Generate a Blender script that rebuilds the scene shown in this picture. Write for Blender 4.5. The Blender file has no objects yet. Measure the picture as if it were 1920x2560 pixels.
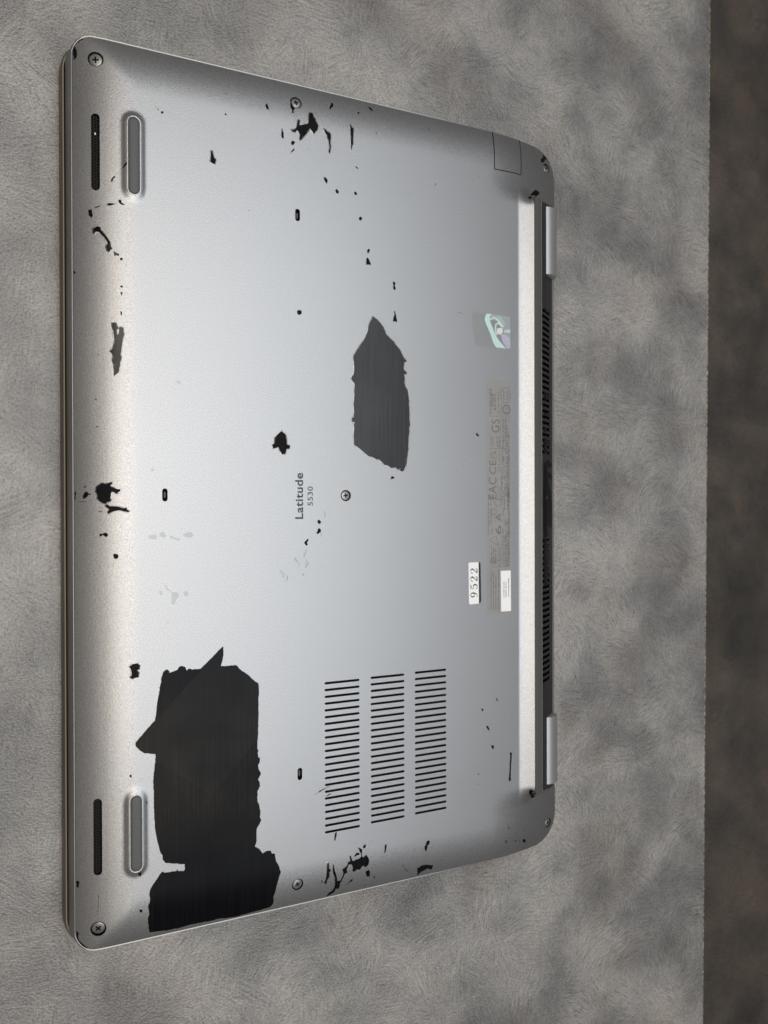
import bpy, bmesh, math, random
from mathutils import Matrix, Vector
random.seed(7)
sc = bpy.context.scene
# ------------------------------------------------------------------ camera
cd = bpy.data.cameras.new('camera'); cam = bpy.data.objects.new('camera', cd); sc.collection.objects.link(cam); sc.camera = cam
cam.matrix_world = (Matrix.Translation((-0.02533, -0.00555, 0.34239)) @ Matrix.Rotation(-0.446619, 4, 'Y')
                    @ Matrix.Rotation(-0.004799, 4, 'X') @ Matrix.Rotation(-0.002334, 4, 'Z'))
cd.sensor_fit = 'VERTICAL'; cd.sensor_height = 24.0; cd.lens = 18.75
cd.clip_start = 0.01; cd.clip_end = 20
cd.dof.use_dof = True; cd.dof.focus_distance = 0.335; cd.dof.aperture_fstop = 9.0
# ------------------------------------------------------------------ light
sc.view_settings.view_transform = 'Standard'; sc.view_settings.look = 'None'; sc.view_settings.exposure = 0.0
sc.view_settings.gamma = 1.0; sc.view_settings.use_curve_mapping = False
w = bpy.data.worlds.new('World'); sc.world = w; w.use_nodes = True
bg = w.node_tree.nodes['Background']; bg.inputs[0].default_value = (0.25, 0.225, 0.21, 1); bg.inputs[1].default_value = 0.42
def area(name, loc, target, sx, sy, power, col):
    l = bpy.data.lights.new(name, 'AREA'); l.shape = 'RECTANGLE'; l.size = sx; l.size_y = sy; l.energy = power; l.color = col
    o = bpy.data.objects.new(name, l); sc.collection.objects.link(o); o.location = loc
    z = (Vector(loc) - Vector(target)).normalized(); x = (Vector((1, 0, 0)) - z * z.x).normalized(); y = z.cross(x)
    o.matrix_world = Matrix.Translation(loc) @ Matrix((x, y, z)).transposed().to_4x4()
    return o
area('window_light', (0.36, 0.04, 1.25), (0.11, 0, 0), 0.74, 1.60, 10.6, (0.905, 0.955, 1.0))
area('ceiling_lamp', (-0.105, 0.02, 1.25), (0.10, 0, 0), 0.22, 1.25, 6.8, (1.0, 0.87, 0.72))
# ------------------------------------------------------------------ the bottom of the laptop as a height field (millimetres)
W, L, RF, RR, H = 350.5, 230.0, 6.8, 13.5, 20.0
FEET = [(21.71, 118.45, 143.93), (21.62, -144.37, -119.19)]
def ss(a, b, x):
    t = min(1.0, max(0.0, (x - a) / (b - a))); return t * t * (3 - 2 * t)
def half(x):
    if x < RF: return W / 2 - RF + math.sqrt(max(0, RF * RF - (RF - x) ** 2))
    if x > L - RR: return W / 2 - RR + math.sqrt(max(0, RR * RR - (x - L + RR) ** 2))
    return W / 2
def lerp(pts, x):
    if x <= pts[0][0]: return pts[0][1]
    for (a, za), (b, zb) in zip(pts, pts[1:]):
        if x <= b: return za + (zb - za) * (x - a) / (b - a)
    return pts[-1][1]
def ridge_profile(x):
    if x < 213.6: return H + 2.8 * max(0.0, min(1.0, (x - 201.8) / 7.2)) ** 1.2
    return lerp(((213.6, 22.8), (214.0, 21.2), (220, 17.4), (230.0, 9.3)), x)
def surf(x, y):
    ay = abs(y)
    a = max(0.0, (24 - x) / 24.0); b = max(0.0, (ay - (W / 2 - 19)) / 19.0)
    z = H - ((4.9 * a ** 2.1) ** 4 + (2.7 * b ** 2.2) ** 4) ** 0.25
    if x > 185:
        m = 1 - ss(144.8, 148.5, ay); m2 = 1 - ss(141.5, 152.0, ay)
        c = (x - 185) / 45.0; z0 = z - 8.8 * c ** 2.0
        mm = m2 + (m - m2) * min(1.0, max(0.0, (x - 207) / 4.0))
        z = z0 + (z + ridge_profile(x) - H - z0) * mm
    for (fx, fy0, fy1) in FEET:
        if abs(x - fx) < 12 and fy0 - 12 < y < fy1 + 12:
            dy = max(0.0, fy0 - y, y - fy1); d = math.hypot(x - fx, dy) - 2.3
            z += 0.75 * (1 - ss(0.3, 2.3, d))
    return z
DATA = {'chips':[[(123.68,79.46),(126.63,77.45),(129.01,75.43),(130.19,72.42),(133.79,69.51),(137.42,65.21),(139.54,62.12),(140.46,60.94),(139.05,60.45),(139.23,57.2),(140.45,55.65),(140.14,55.08),(139.1,55.12),(139.7,50.42),(141.04,46.69),(141.94,40.19),(142.12,34.73),(141.79,28.16),(141.28,22.13),(140.66,17.75),(140.03,13.37),(139.11,11.44),(137.89,10.87),(136.98,11.4),(137.59,12.5),(136.07,11.93),(134.86,12.72),(132.74,12.41),(130.64,13.71),(129.44,13.69),(126.47,16.31),(125.88,15.92),(122.93,17.29),(121.76,17.26),(117.68,20.34),(114.5,22.47),(114.4,26.59),(114.7,32.42),(113.67,32.11),(113.56,33.95),(114.54,34.52),(114.44,39.8),(114.98,48.82),(113.72,50.32),(113.26,51.35),(113.61,52.32),(114.42,53.01),(114.77,56.21),(114.32,60.93),(116.35,64.27),(118.97,67.94),(121.02,72.11),(121.91,75.39)],[(55.91,-61.86),(56.31,-61.99),(56.3,-64.69),(55.79,-67.85),(55.19,-69.76),(56.88,-69.91),(59.38,-69.73),(61.64,-69.93),(63.4,-71.97),(66.45,-74.24),(69,-76.73),(70.96,-78.27),(71.16,-80.7),(70.93,-88.71),(70.9,-96.23),(70.57,-101.72),(70.46,-105.72),(70.97,-106.04),(70.56,-107.24),(70.71,-108.76),(71.58,-109.64),(71.48,-111.13),(70.7,-112.28),(70.95,-114.07),(71.98,-115.98),(71.46,-117.01),(70.68,-118.3),(71.35,-119.41),(71.55,-121.2),(70.4,-123.03),(70.39,-127.3),(71.16,-128.93),(71.67,-132.03),(71.4,-134),(72.02,-135.61),(71.32,-136.9),(70.02,-138.68),(69.9,-144.19),(69.23,-145.82),(71.03,-147.16),(72.58,-149.46),(74.14,-148.75),(75.97,-148.84),(76.5,-150.2),(77.81,-150.45),(78.33,-153.85),(79.64,-156.14),(80.44,-159.12),(79.68,-160.78),(78.95,-163.8),(78.26,-166.86),(77.59,-168.92),(77.66,-172.33),(76.34,-173.73),(72.19,-174.16),(67.01,-174.3),(61.91,-174.73),(55.3,-173.88),(49.84,-173.88),(42.94,-173.5),(39.11,-173.89),(34.35,-173.77),(26.83,-172.87),(26.53,-171.15),(26.09,-166.85),(26.61,-164.95),(26.11,-161.86),(26.79,-159.59),(26.56,-156.67),(27.02,-154.85),(28.41,-152.76),(29.58,-151.33),(30.74,-149.66),(31.68,-148.9),(32.61,-149.56),(37.08,-149.73),(37.46,-149.08),(37.78,-149.97),(40.16,-150.34),(40.55,-148.97),(40.17,-148.65),(40.41,-147.73),(36.38,-146.71),(32.85,-145.78),(31.69,-144.13),(31.7,-142.46),(30.77,-140.85),(29.86,-137.35),(28.95,-132.43),(28.51,-127.12),(28.43,-122.36),(28.41,-117.23),(28.2,-112.45),(28.68,-107.78),(29.01,-104.5),(29.07,-102.13),(24.79,-101.18),(23.21,-99.94),(21.54,-97.84),(21.54,-96.66),(24.82,-93.06),(28.98,-88.82),(29.35,-86.97),(29.69,-83.21),(30.64,-77.6),(31.59,-71.98),(32.29,-69.9),(33.47,-69.06),(34.63,-69.88),(34.54,-70.58),(36.04,-70.24),(37.7,-69.67),(38.41,-68.54),(39.36,-68.23),(40.79,-68.74),(41.36,-70.24),(42.46,-69.52),(43.66,-70.11),(47.04,-70.02),(49.97,-67.35),(52.93,-64.67)],[(0.15,169.75),(1.03,171.93),(2.38,173.5),(3.81,174.11),(3.89,173.92),(2.71,173.26),(2.21,172.59),(1.03,171.87),(0.61,171.14),(1.11,170.97),(0.94,170.5),(1.44,169.78),(1.63,167.85),(1.34,166.54),(0.37,165.78),(0.21,167.81),(0.22,169.47)],[(30.67,151.81),(31.36,151.34),(30.99,151.02)],[(32.05,150.63),(32.98,151.12),(33.12,150.29),(32.28,149.88)],[(29.88,152.35),(30.3,152.44),(30.16,152.12)],[(51.79,138.91),(52.38,139.27),(52.77,137.88),(53.01,136.46),(53.74,135.87),(53.49,134.12),(52.51,133.94),(51.53,134.73),(51.68,136.22)],[(57.8,164),(58.64,164),(58.13,163.56)],[(57.77,155.73),(58.51,154.9),(57.51,154.6)],[(19.44,128.94),(19.52,128.12),(18.48,126.63),(17.57,125.54),(17.86,126.67),(18.7,128.02)],[(14.6,122.62),(15.03,122.22),(14.16,121.42),(13.94,120.32),(13.29,120.17),(13.51,121.35)],[(16.09,113.66),(16.97,113.77),(17.18,112.63),(18.51,112.02),(17.62,111.77),(16.66,112.11),(16.09,112.73)],[(12.05,111.84),(13.69,112),(15.65,112.12),(14.34,111.61),(13.03,111),(12.04,111)],[(7.46,109.86),(8.53,110.39),(9.81,110.72),(9.17,110.21),(7.89,109.66)],[(5.26,108.82),(6.49,109.11),(6.61,107.96),(6.91,106.75),(6.39,105.8),(5.55,106.67),(5.34,107.67)],[(6.88,101.54),(7.44,102.34),(8.5,102.88),(9.57,102.39),(9.77,101.25),(11.05,99.96),(12.34,98.22),(13.11,97.13),(13.2,95.75),(13.97,94.42),(13.19,94.13),(12.54,92.91),(11.89,93.79),(11.55,95.15),(11.99,96.57),(11.05,98.34),(9.98,99.42),(9.13,100.51),(7.86,100.67),(7.43,99.73),(7,99.93)],[(14.27,93.76),(15.36,93.07),(16.32,92.79),(16.14,91.85),(15.36,92.14),(14.49,91.79)],[(16.58,91.34),(17.46,91.42),(17.64,90.84),(17.1,90.32),(16.49,90.58)],[(16.45,80.49),(17.16,80.7),(17.86,80.15),(16.84,79.83)],[(16.62,78.19),(17.5,78.03),(17.14,76.61),(16.79,77.27)],[(16.59,70.75),(17.25,70.56),(17.11,69.16),(16.68,69.36)],[(13.52,65.89),(14.91,66.11),(15.17,64.84),(15.78,64.18),(15.16,63.21),(15.33,61.59),(16.12,61.88),(16.48,63.53),(16.13,64.2),(16.79,64.71),(17.66,64.54),(17.79,62.22),(17.43,59.41),(16.98,56.59),(16.74,53.31),(16.43,50.04),(15.98,47.22),(14.22,45.65),(14.41,47.15),(14.24,48.99),(13.68,51.52),(13.9,53.62),(13.39,54.75),(12.7,54.95),(13.48,56.01),(14.14,57.35),(14.28,59.67),(13.94,62.9)],[(0.15,85.66),(0.85,84.75),(0.64,84.29),(0.15,84.28)],[(7.53,104.48),(7.91,104.5),(7.66,104.11)],[(2.52,61.62),(2.81,61.54),(2.64,61.07)],[(8.32,53.75),(9.17,53.41),(8.53,53.29)],[(14.22,79.01),(14.52,78.94),(14.3,78.55)],[(88.71,157.1),(89,158.75),(89.44,159.4),(89.76,159.18),(89.56,158.34),(89.83,157.2),(91.38,157.78),(93.37,158.46),(93.81,160.04),(94,161.72),(93.98,162.83),(94.77,163.74),(95.83,163.51),(96.01,162.16),(96.71,161.48),(97.09,160.18),(97.95,159.55),(98.27,158.52),(97.92,156.84),(96.76,155.78),(96.04,154.3),(95.61,155.55),(94.9,156.21),(94.44,156.89),(93.62,155.68),(92.77,154.18),(91.63,152.89),(90.78,151.66),(89.37,150.37),(89.8,151.73),(89.94,152.95),(89.39,154.03),(88.41,154.77),(87.84,153.86),(86.73,153.63),(85.81,154.51),(87.43,154.7),(88.32,155.55)],[(81.74,154.21),(82.16,154.16),(82.29,153.01),(82.76,152.44),(82.83,150.09),(81.73,150.27),(81.65,152.22)],[(85.88,149.1),(86.72,150.11),(87.83,149.48),(87.27,148.71),(86.71,148),(86.01,148.2)],[(86.98,146.73),(87.54,146.51),(87.12,145.77),(86.14,144.92),(85.53,144.41),(86.15,145.59)],[(93.52,148.06),(93.94,148.06),(93.74,147.65)],[(100.75,157.95),(101.67,157.46),(102.54,156.83),(103.27,156.97),(104.03,156.16),(103.97,154.25),(103.76,152.59),(104.1,151.03),(103.66,149.06),(103.28,147.77),(103.08,148.4),(103.43,150.09),(103.23,151.68),(102.95,153.38),(102.37,154.07),(102.23,155.26),(101.36,156.16)],[(112.99,162.29),(113.82,162.19),(113.93,161.34),(114.61,161.07),(114.47,159.08),(114.32,156.31),(114.29,154.09),(113.84,152.91),(113.68,150.83),(113.33,151.03),(113.54,153.4),(113.34,154.73),(113.57,156.71),(113.3,159.42)],[(104.91,170.77),(105.72,170.11),(105.56,168.88),(104.7,168.24),(104.12,167.13),(103.72,167.58),(103.86,168.65),(104.49,169.24)],[(116.97,168.79),(117.56,169.29),(118.05,168.8),(117.44,168.05)],[(122.09,173.31),(122.81,172.86),(123.86,172.79),(124.53,172.01),(124.9,171.16),(123.57,171.48),(122.89,172.4)],[(125.55,161.5),(125.98,161.29),(125.83,160.7),(125.49,160.86)],[(123.38,169.73),(123.75,169.56),(123.51,169.21)],[(85.75,167.44),(86.7,168.29),(86.37,166.44),(86.93,164.88),(87.87,163.98),(87.14,162.85),(87.1,161.87),(86.4,161.67),(86.58,163.13),(85.92,163.83),(85.84,165.46)],[(74.78,162.59),(75.59,163.57),(76.08,162.12),(76.3,160.62),(75.26,161.15)],[(100.52,137.05),(101.52,137.13),(102.52,136),(102.18,134.39),(101.23,135.26)],[(105.98,132.44),(106.83,133),(107.67,131.94),(107.39,130.95),(106.37,131.2)],[(114.98,133.06),(115.79,133.41),(116.36,132.34),(115.67,131.7),(114.98,132.22)],[(115.24,144.29),(116.28,144.37),(117.03,143.56),(116.28,143.53)],[(117.09,122.15),(117.96,122.87),(118.83,122.16),(118.24,121.01),(117.26,121.28)],[(152.65,168.97),(153.23,168.49),(152.77,167.78)],[(67.09,117.31),(67.86,117.63),(67.34,117.1)],[(155.5,143.87),(156.01,143.68),(155.63,143)],[(117.14,168.93),(117.92,169.23),(117.97,168.43),(117.25,168.1)],[(222.85,173.54),(225.52,171.67),(227.64,169.26),(228.89,166.99),(226.38,170.83),(223.93,171.06),(222.43,168.57),(219.86,167.72),(219.94,169.37),(222.02,171.4)],[(155.45,143.87),(156.09,143.59),(155.64,142.96)],[(178.8,151.55),(179.34,151.3),(179,150.9)],[(152.6,168.91),(153.14,168.78),(152.77,168.11)],[(141.58,137.33),(142.01,137.19),(141.76,136.93)],[(206.92,145.4),(210.6,148.41),(212.05,150.08),(214.46,152.31),(217.17,151.94),(217.76,151.21),(211.12,145.54),(215,149.41),(212.85,149.03),(209.17,146.25),(207.69,144.76)],[(121.12,108.57),(122.12,109.4),(122.47,108.49),(121.88,107.18),(121.12,107.24)],[(120.7,104.79),(121.41,105.25),(122.28,103.93),(122.92,102.68),(122.57,102),(121.51,102.24),(120.69,101.7),(120.64,103.45)],[(133.56,95.69),(134.46,96.29),(135.06,95.33),(134.58,94.46),(135.18,92.91),(134.45,92.28),(133.73,93.28),(133.97,94.66)],[(134.25,82.8),(134.79,83.02),(135.03,81.8),(135.63,79.69),(135.81,78.08),(134.72,78.36),(133.69,78.15),(133.94,79.79),(134.55,81.48)],[(88.3,78.02),(89.01,78.76),(90.36,78.59),(90.52,77.48),(89.81,76.74),(88.73,76.68)],[(131.23,101.12),(131.7,100.97),(131.34,100.71)],[(177.21,29.69),(178.35,29.9),(178.35,29.16),(179.22,28.91),(178.55,28.2),(177.48,28.85)],[(167.36,85.69),(167.88,86.03),(167.75,85.45)],[(168.34,85.85),(168.86,86.07),(168.79,85.45)],[(169.38,85.62),(170.17,85.59),(169.91,85.28)],[(170.15,14.27),(170.81,14.28),(170.48,13.93)],[(7.62,2.48),(8.11,3.17),(9.07,3.78),(9.47,4.13),(10.11,4.26),(10.76,3.96),(11.56,3.97),(12.13,4.32),(13.31,4.62),(13.27,4.15),(12.7,3.8),(12.85,2.93),(13.99,2.76),(14.81,2.16),(16.36,2.02),(16.28,1.29),(15.29,0.76),(15.49,0.15),(14.63,0.24),(13.33,1.1),(12.93,0.58),(12.84,-0.64),(12.67,-1.86),(13.24,-2.03),(12.67,-2.64),(11.53,-2.9),(10.89,-3.6),(9.92,-3.25),(8.96,-2.55),(8.09,-1.51),(8.17,-0.64),(7.85,0.57),(7.35,1.09),(7.7,1.61)],[(10.88,-4.29),(11.53,-3.83),(12.48,-4.53),(13.91,-4.53),(15.88,-4.77),(17.63,-5.47),(18.52,-5.24),(18.74,-5.8),(19.76,-6.41),(19.4,-6.88),(17.63,-6.63),(15.87,-6.16),(14.55,-6.39),(12.81,-6.85),(11.95,-7.45),(11.82,-6.85),(12.39,-5.69),(11.53,-4.99)],[(2.94,-0.64),(3.49,0.57),(3.89,1.09),(4.52,1),(4.92,0.4),(5.78,0.05),(5.71,-0.3),(4.91,-0.12),(4.52,-0.99),(3.64,-1.51),(3.33,-1.94),(3.09,-1.42)],[(1.44,-2.72),(2.93,-2.68),(4.35,-2.86),(4.19,-3.03),(2.77,-2.93),(1.51,-2.92)],[(0.27,1.26),(0.51,0.92),(0.71,0.23),(0.46,-0.64),(0.42,-2.19),(0.18,-2.19)],[(1.54,2.61),(1.85,2.44),(2.16,2.09),(1.77,2.27)],[(3.27,2.44),(3.74,3.25),(4.37,3.31),(3.82,2.73),(3.42,2.39)],[(8.31,-6.2),(8.87,-6.54),(9.43,-6.37),(10.07,-6.11),(9.59,-6.63),(8.95,-6.89),(8.55,-6.63)],[(8.48,-4.63),(8.79,-4.89),(8.55,-4.86)],[(9.03,-4.95),(9.59,-5.02),(9.28,-5.19)],[(7.52,-4.55),(7.76,-5.07),(7.6,-4.98)],[(8.72,-15.4),(9.24,-15.05),(9.88,-15.15),(10.52,-14.81),(11.17,-14.64),(11.81,-15.34),(11.73,-16.12),(11,-16.46),(10.36,-15.93),(9.88,-15.49),(9.48,-16.1),(8.83,-16.27)],[(7.19,36.25),(7.83,36.72),(8.17,36.17)],[(7.36,25.86),(8,26.14),(8.86,26.11),(8,25.77)],[(13.54,-23.22),(14.28,-22.86),(15.37,-23.16),(15.58,-24.19),(14.92,-25.02),(13.84,-24.62)],[(18.25,-17.39),(18.91,-17.26),(18.56,-17.58)],[(33.9,-50.45),(34.36,-50.48),(34.13,-50.85)],[(19.4,-66.88),(20.52,-65.93),(22.33,-65.8),(23.23,-66.72),(23,-68.11),(22.09,-68.41),(22.86,-69.51),(22.76,-71.15),(21.4,-71.16),(20.5,-71.56),(19.7,-71.02),(20.28,-69.99),(19.98,-68.1)],[(81.36,27.02),(82.95,25.81),(83.64,23.55),(83.63,21.26),(84.91,20.94),(84.8,19.77),(83.46,19.73),(82.93,17.42),(81.6,17.03),(80.8,18.38),(79.91,20.38),(77.64,19.55),(77.28,21.05),(78.18,21.59),(78.34,24.12),(79.77,25.69)],[(97.21,-10.93),(98.04,-10.41),(98.98,-11.2),(98.86,-11.98),(97.76,-12.38)],[(96.75,-16.1),(98.03,-14.04),(98.86,-14.57),(98.96,-15.61),(97.47,-16.63)],[(91.15,-20.28),(91.97,-19.37),(93.06,-18.46),(93.23,-19.29),(92.51,-20.15),(92.95,-21.19),(92.13,-21.54),(91.59,-20.65)],[(132.43,7.96),(133.03,8.89),(134.24,8.42),(133.93,7.54),(132.91,7.69),(132.43,7.04)],[(19.26,-109.3),(20.02,-108.83),(20.15,-110.12),(19.56,-109.8)],[(25.47,-120.25),(26.01,-120.07),(25.81,-121.07),(25.51,-121.06)],[(95.58,-128.49),(97.52,-127.49),(100.58,-126.4),(102.54,-125.92),(100.58,-126.72),(97.8,-127.8)],[(100.4,-130.13),(101.97,-129.49),(104.22,-129.06),(102.53,-129.74)],[(179.89,-100.83),(181.11,-101.08),(181.24,-102.01),(180.56,-102.17)],[(182.78,-109.49),(183.66,-109.42),(184.61,-111.44),(184.14,-111.67),(183.25,-110.7)],[(185.48,-118.87),(186.85,-119.22),(187.19,-120.42),(186.5,-121.08),(185.69,-119.94)],[(188.61,-96.47),(189.3,-97.82),(188.95,-98.47)],[(196.32,-123.79),(197.44,-124.11),(197.23,-127.88),(196.87,-132.51),(196.72,-137.46),(195.81,-137.91),(195.6,-136.42),(196.03,-132.39),(196.32,-127.76)],[(177.95,-131.39),(178.89,-131.76),(178.35,-132.25)],[(149.32,-161.18),(150.66,-158.34),(151.92,-158.84),(151.32,-160.14),(150.52,-160.85),(150.18,-163.36),(149.5,-162.36)],[(195.3,-160.27),(196.77,-160.95),(196.1,-161.4)],[(194.38,-166.26),(195.28,-167.53),(195.03,-168.53)],[(200.26,-167.78),(201.75,-168.46),(201.04,-168.98)],[(205.57,-168.5),(207.79,-169.43),(208.25,-171.17),(206.28,-170.49)],[(212.46,-173.41),(214.03,-174.37),(213.08,-174.14)],[(178.2,-136.3),(178.74,-136.55),(178.4,-136.84)],[(203.21,-168.52),(203.92,-168.96),(203.56,-169.25)],[(206.44,-143.5),(207.24,-142.95),(208.65,-143.8),(210.08,-145.42),(213.94,-149.21),(211.37,-149.41),(210.39,-148.57),(207.42,-145.73)],[(101.61,-174.9),(102.78,-173.33),(104.6,-172.35),(105.39,-170.53),(105.33,-167.02),(104.21,-164.12),(103.91,-160.37),(104.37,-160.28),(105.06,-163.18),(106.04,-166.02),(106.58,-168.45),(108.13,-168.41),(109.12,-165.54),(108.63,-163.37),(110.9,-161.96),(111.28,-160.57),(112.43,-160.23),(111.83,-157.93),(112.41,-158.04),(113.62,-160.66),(116.75,-159.98),(117.55,-159.4),(117.13,-157.49),(115.74,-154.86),(117.91,-156.17),(117.84,-158.35),(118.53,-159.95),(119.91,-158.92),(120.92,-160.41),(121.48,-162.02),(121.05,-163.84),(119.9,-164.74),(118.44,-163.67),(117.13,-165.31),(115.73,-164.83),(114.59,-165.73),(113.59,-165.33),(113.48,-163.04),(112.86,-161.98),(111.68,-161.75),(110.77,-163.43),(111.04,-165.37),(109.89,-165.7),(108.71,-168.53),(107.86,-169.92),(107.96,-171.13),(107.31,-172.38),(106.11,-171.91),(105.32,-173.73),(103.47,-174.33)],[(101.41,-158.98),(101.99,-159.09),(102.23,-161.51),(103.28,-162.63),(103.03,-163.13),(102.4,-163.38),(102.64,-165.5),(101.86,-166.65),(101.23,-168.81),(100.2,-167.62),(100.89,-166.43),(101.16,-164.23),(101.35,-161.69)],[(120,-166.69),(121.36,-166.19),(122.02,-167.11),(122.05,-169.7),(120.6,-169.18)],[(114.17,-158.38),(115.36,-157.16),(116.74,-157.6),(116.54,-158.47),(115.35,-158.42),(114.45,-158.97)],[(118.31,-154.97),(119.3,-154.25),(119.9,-154.54),(119.49,-155.92),(118.5,-155.91)],[(104.67,-149.77),(104.87,-147.84),(105.45,-146.34),(106.02,-146.62),(105.83,-148.19),(105.24,-150.05)],[(129.15,-156.24),(130.05,-156.22),(129.78,-158.4),(129.11,-160.21),(128.79,-159.71)],[(149.46,-160.6),(150.5,-159.65),(151.12,-158.23),(152.11,-158.79),(151.79,-160.26),(150.87,-160.68),(150.42,-163.5),(149.27,-161.72)],[(145.92,-170.84),(148.59,-169.97),(150.71,-169.79),(154.54,-171.04),(154.16,-173.07),(151.43,-172.24),(149.17,-173.01),(146.42,-174.54),(146.82,-172.92)],[(110.14,-171.62),(111.8,-170.41),(113.25,-168.95),(114.05,-169.31),(113.35,-170.16),(111.45,-170.92)],[(124.26,-169.78),(124.83,-170.3),(124.82,-171.32),(124.37,-170.82)],[(99.1,-166.25),(99.56,-166.52),(99.46,-167.95),(99.06,-167.57)],[(138.04,-166.53),(139.13,-168.56),(138.67,-168.05)],[(139.58,-168.85),(141.77,-171.59),(140.61,-170.71)],[(122.22,-153.32),(122.7,-153.34),(122.53,-153.82)],[(114.76,-152.51),(115.15,-152.76),(114.87,-152.93)],[(119.94,-173.29),(120.46,-173.62),(120.18,-174.04)],[(110.44,-164.87),(111.02,-164.8),(111.12,-165.38)],[(111.8,-164.78),(112.39,-164.79),(112.21,-165.42)],[(0.15,-148.14),(0.73,-148.25),(1.32,-148.75),(1.07,-149.48),(0.98,-150.67),(0.31,-150.72),(0.15,-150.36)],[(7.99,-153.24),(8.11,-153.26),(7.92,-157.15),(7.74,-160.11),(7.63,-161.85),(7.5,-161.84),(7.62,-160.08),(7.82,-157.13)],[(0.15,-167.06),(0.41,-167.72),(0.99,-168.39),(0.74,-169.3),(0.99,-170.82),(1.24,-172.13),(1.15,-172.11),(2.41,-173.52),(3.77,-174.42),(5.14,-174.92),(6.17,-174.99),(6.51,-175.12),(5.14,-174.92),(3.43,-174.24),(2.07,-173.22),(1.06,-171.98),(0.4,-170.63),(0.15,-169.75)],[(11.74,-161.09),(12.03,-161.32),(11.91,-161.65)],[(22.77,-162.1),(24.05,-162.38),(23.83,-163.56),(22.91,-163.19)],[(22.16,-147.49),(23.56,-147.38),(23.47,-149.04),(22.7,-148.88)],[(2.87,-123.55),(3.21,-123.65),(3,-123.88)],[(19.29,-108.98),(19.92,-108.92),(20.14,-109.89),(19.38,-109.7)],[(2.16,-173.3),(2.34,-173.46),(2.21,-173.35)],[(208.66,16.67),(209.72,16.93),(209.93,16.16)],[(209.44,2.42),(209.91,2.18),(209.56,1.65)],[(208.89,-8.36),(209.76,-8.33),(209.25,-8.71)],[(209.02,-12.2),(209.88,-12.03),(209.75,-12.66)],[(209.53,-19.25),(209.96,-19.61),(209.65,-20.31)],[(207.82,-93.66),(208.51,-93.56),(208.05,-93.98)]],
 'glossy':[0,15,16,21],
 'rear':[[(217.37,16.16),(220.99,18.18),(224.49,18.42),(225.66,17.21),(229.5,17.33),(229.5,15.47),(228.01,15.33),(222.14,14.63),(222.71,12.48),(228.58,11.67),(229.5,9.89),(229.5,8.22),(226.78,9.01),(223.27,9.59),(223.87,7.43),(225.6,4.93),(227.95,2.04),(227.95,-1.28),(229.5,-2.74),(229.5,-5.71),(229.5,-7.2),(229.5,-9.8),(229.5,-14.63),(228.46,-16.06),(222.02,-14.78),(223.15,-16.99),(225.48,-19.64),(221.97,-20.22),(217.23,-20.75),(216.6,-12.13),(216.66,2.18)],[(217.23,-21.46),(223.14,-21.73),(227.84,-22.32),(222.57,-22.79),(221.97,-24.21),(227.83,-25.09),(223.13,-25.55),(223.13,-27.19),(228.44,-28.08),(224.26,-28.54),(223.69,-30.15),(228.39,-31.04),(223.08,-31.92),(228.39,-33.81),(222.51,-34.06),(221.91,-35.83),(227.77,-36.71),(223.07,-37.75),(223.07,-39.21),(227.77,-40.04),(222.46,-40.97),(221.9,-42.36),(227.76,-43.36),(220.73,-44.05),(218.01,-44.49),(217.21,-33.65)],[(217.39,29.09),(221.04,29.06),(224.5,27.94),(228.07,27.92),(225.67,26.59),(222.2,25.55),(222.16,23.73),(219.91,22.82),(223.32,21.64),(217.38,21.21)],[(217.47,51.3),(220.59,52.12),(222.28,50.95),(228.76,52.75),(229.12,50.22),(225.79,50.42),(222.88,48.69),(218.31,48.19)],[(218.88,93.91),(221.34,93.49),(225.98,93.54),(228.94,93.82),(228.33,93.1),(222.46,92.36),(218.87,91.93)],[(217.45,41.63),(225.74,42.35),(225.74,41.26),(221.1,40.28),(217.45,41.27)],[(217.44,34.11),(221.09,34.13),(219.96,32.2),(217.43,31.96)]],
 'residue':[[(26.7,-15.88),(29.6,-15.69),(30.06,-16.64),(29.59,-17.68),(27.06,-17.3)],[(30.99,-15.23),(32.39,-14.54),(33.78,-16.23),(32.85,-17.17),(30.99,-16.42)],[(34.86,-16.49),(35.89,-16.27),(36.83,-17),(38.96,-17.28),(38.48,-18.47),(36.83,-17.72),(35.04,-17.3)],[(40.06,-16.1),(41.59,-15.02),(43.5,-14.95),(44.36,-16.17),(43.5,-17.12),(41.58,-17.09)],[(27.62,10.1),(28.77,10.36),(29.23,9.66),(28.08,9.16)],[(30.58,-38.13),(31.84,-37.85),(32.07,-38.91),(31.37,-40.07)],[(32.64,-34.89),(33.25,-35.63),(33.94,-37.09),(35.35,-38.11),(35.11,-38.82),(33.71,-37.65)],[(35.58,-38.6),(37.94,-38.81),(38.64,-39.95),(37.45,-41.57),(36.5,-43.67),(35.33,-43.13),(35.71,-41)],[(40.17,-39.06),(41.51,-38.4),(42.22,-39.4),(41.98,-40.59),(40.54,-40.52)],[(37.15,44.96),(38.23,45.42),(39.79,44.42),(38.7,44.2)]],
 'flap':[(55.91,-61.96),(56.2,-64.93),(55.19,-69.86),(59.38,-69.93),(61.49,-70.12),(65.94,-74.19),(70.7,-78.39),(70.82,-88.69),(70.63,-101.22),(63.28,-109.24),(51.26,-121.78),(41.59,-114.45),(34.03,-108.54),(29.38,-105.02),(29.07,-102.04),(24.8,-100.99),(23.21,-99.7),(21.72,-97.77),(21.72,-96.83),(29.07,-88.93),(47.14,-70.23)],
 'screws':[(8.1,166.58,2.5,-0.45),(88.43,166.69,2.2,-0.05),(223.91,165.87,2,-0.2),(110.58,-0.02,2.1,-0.25),(88.11,-165.89,2.2,-0.12),(7.84,-167.13,2.5,-0.4),(224.43,-165.42,2,-0.2)],
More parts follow.
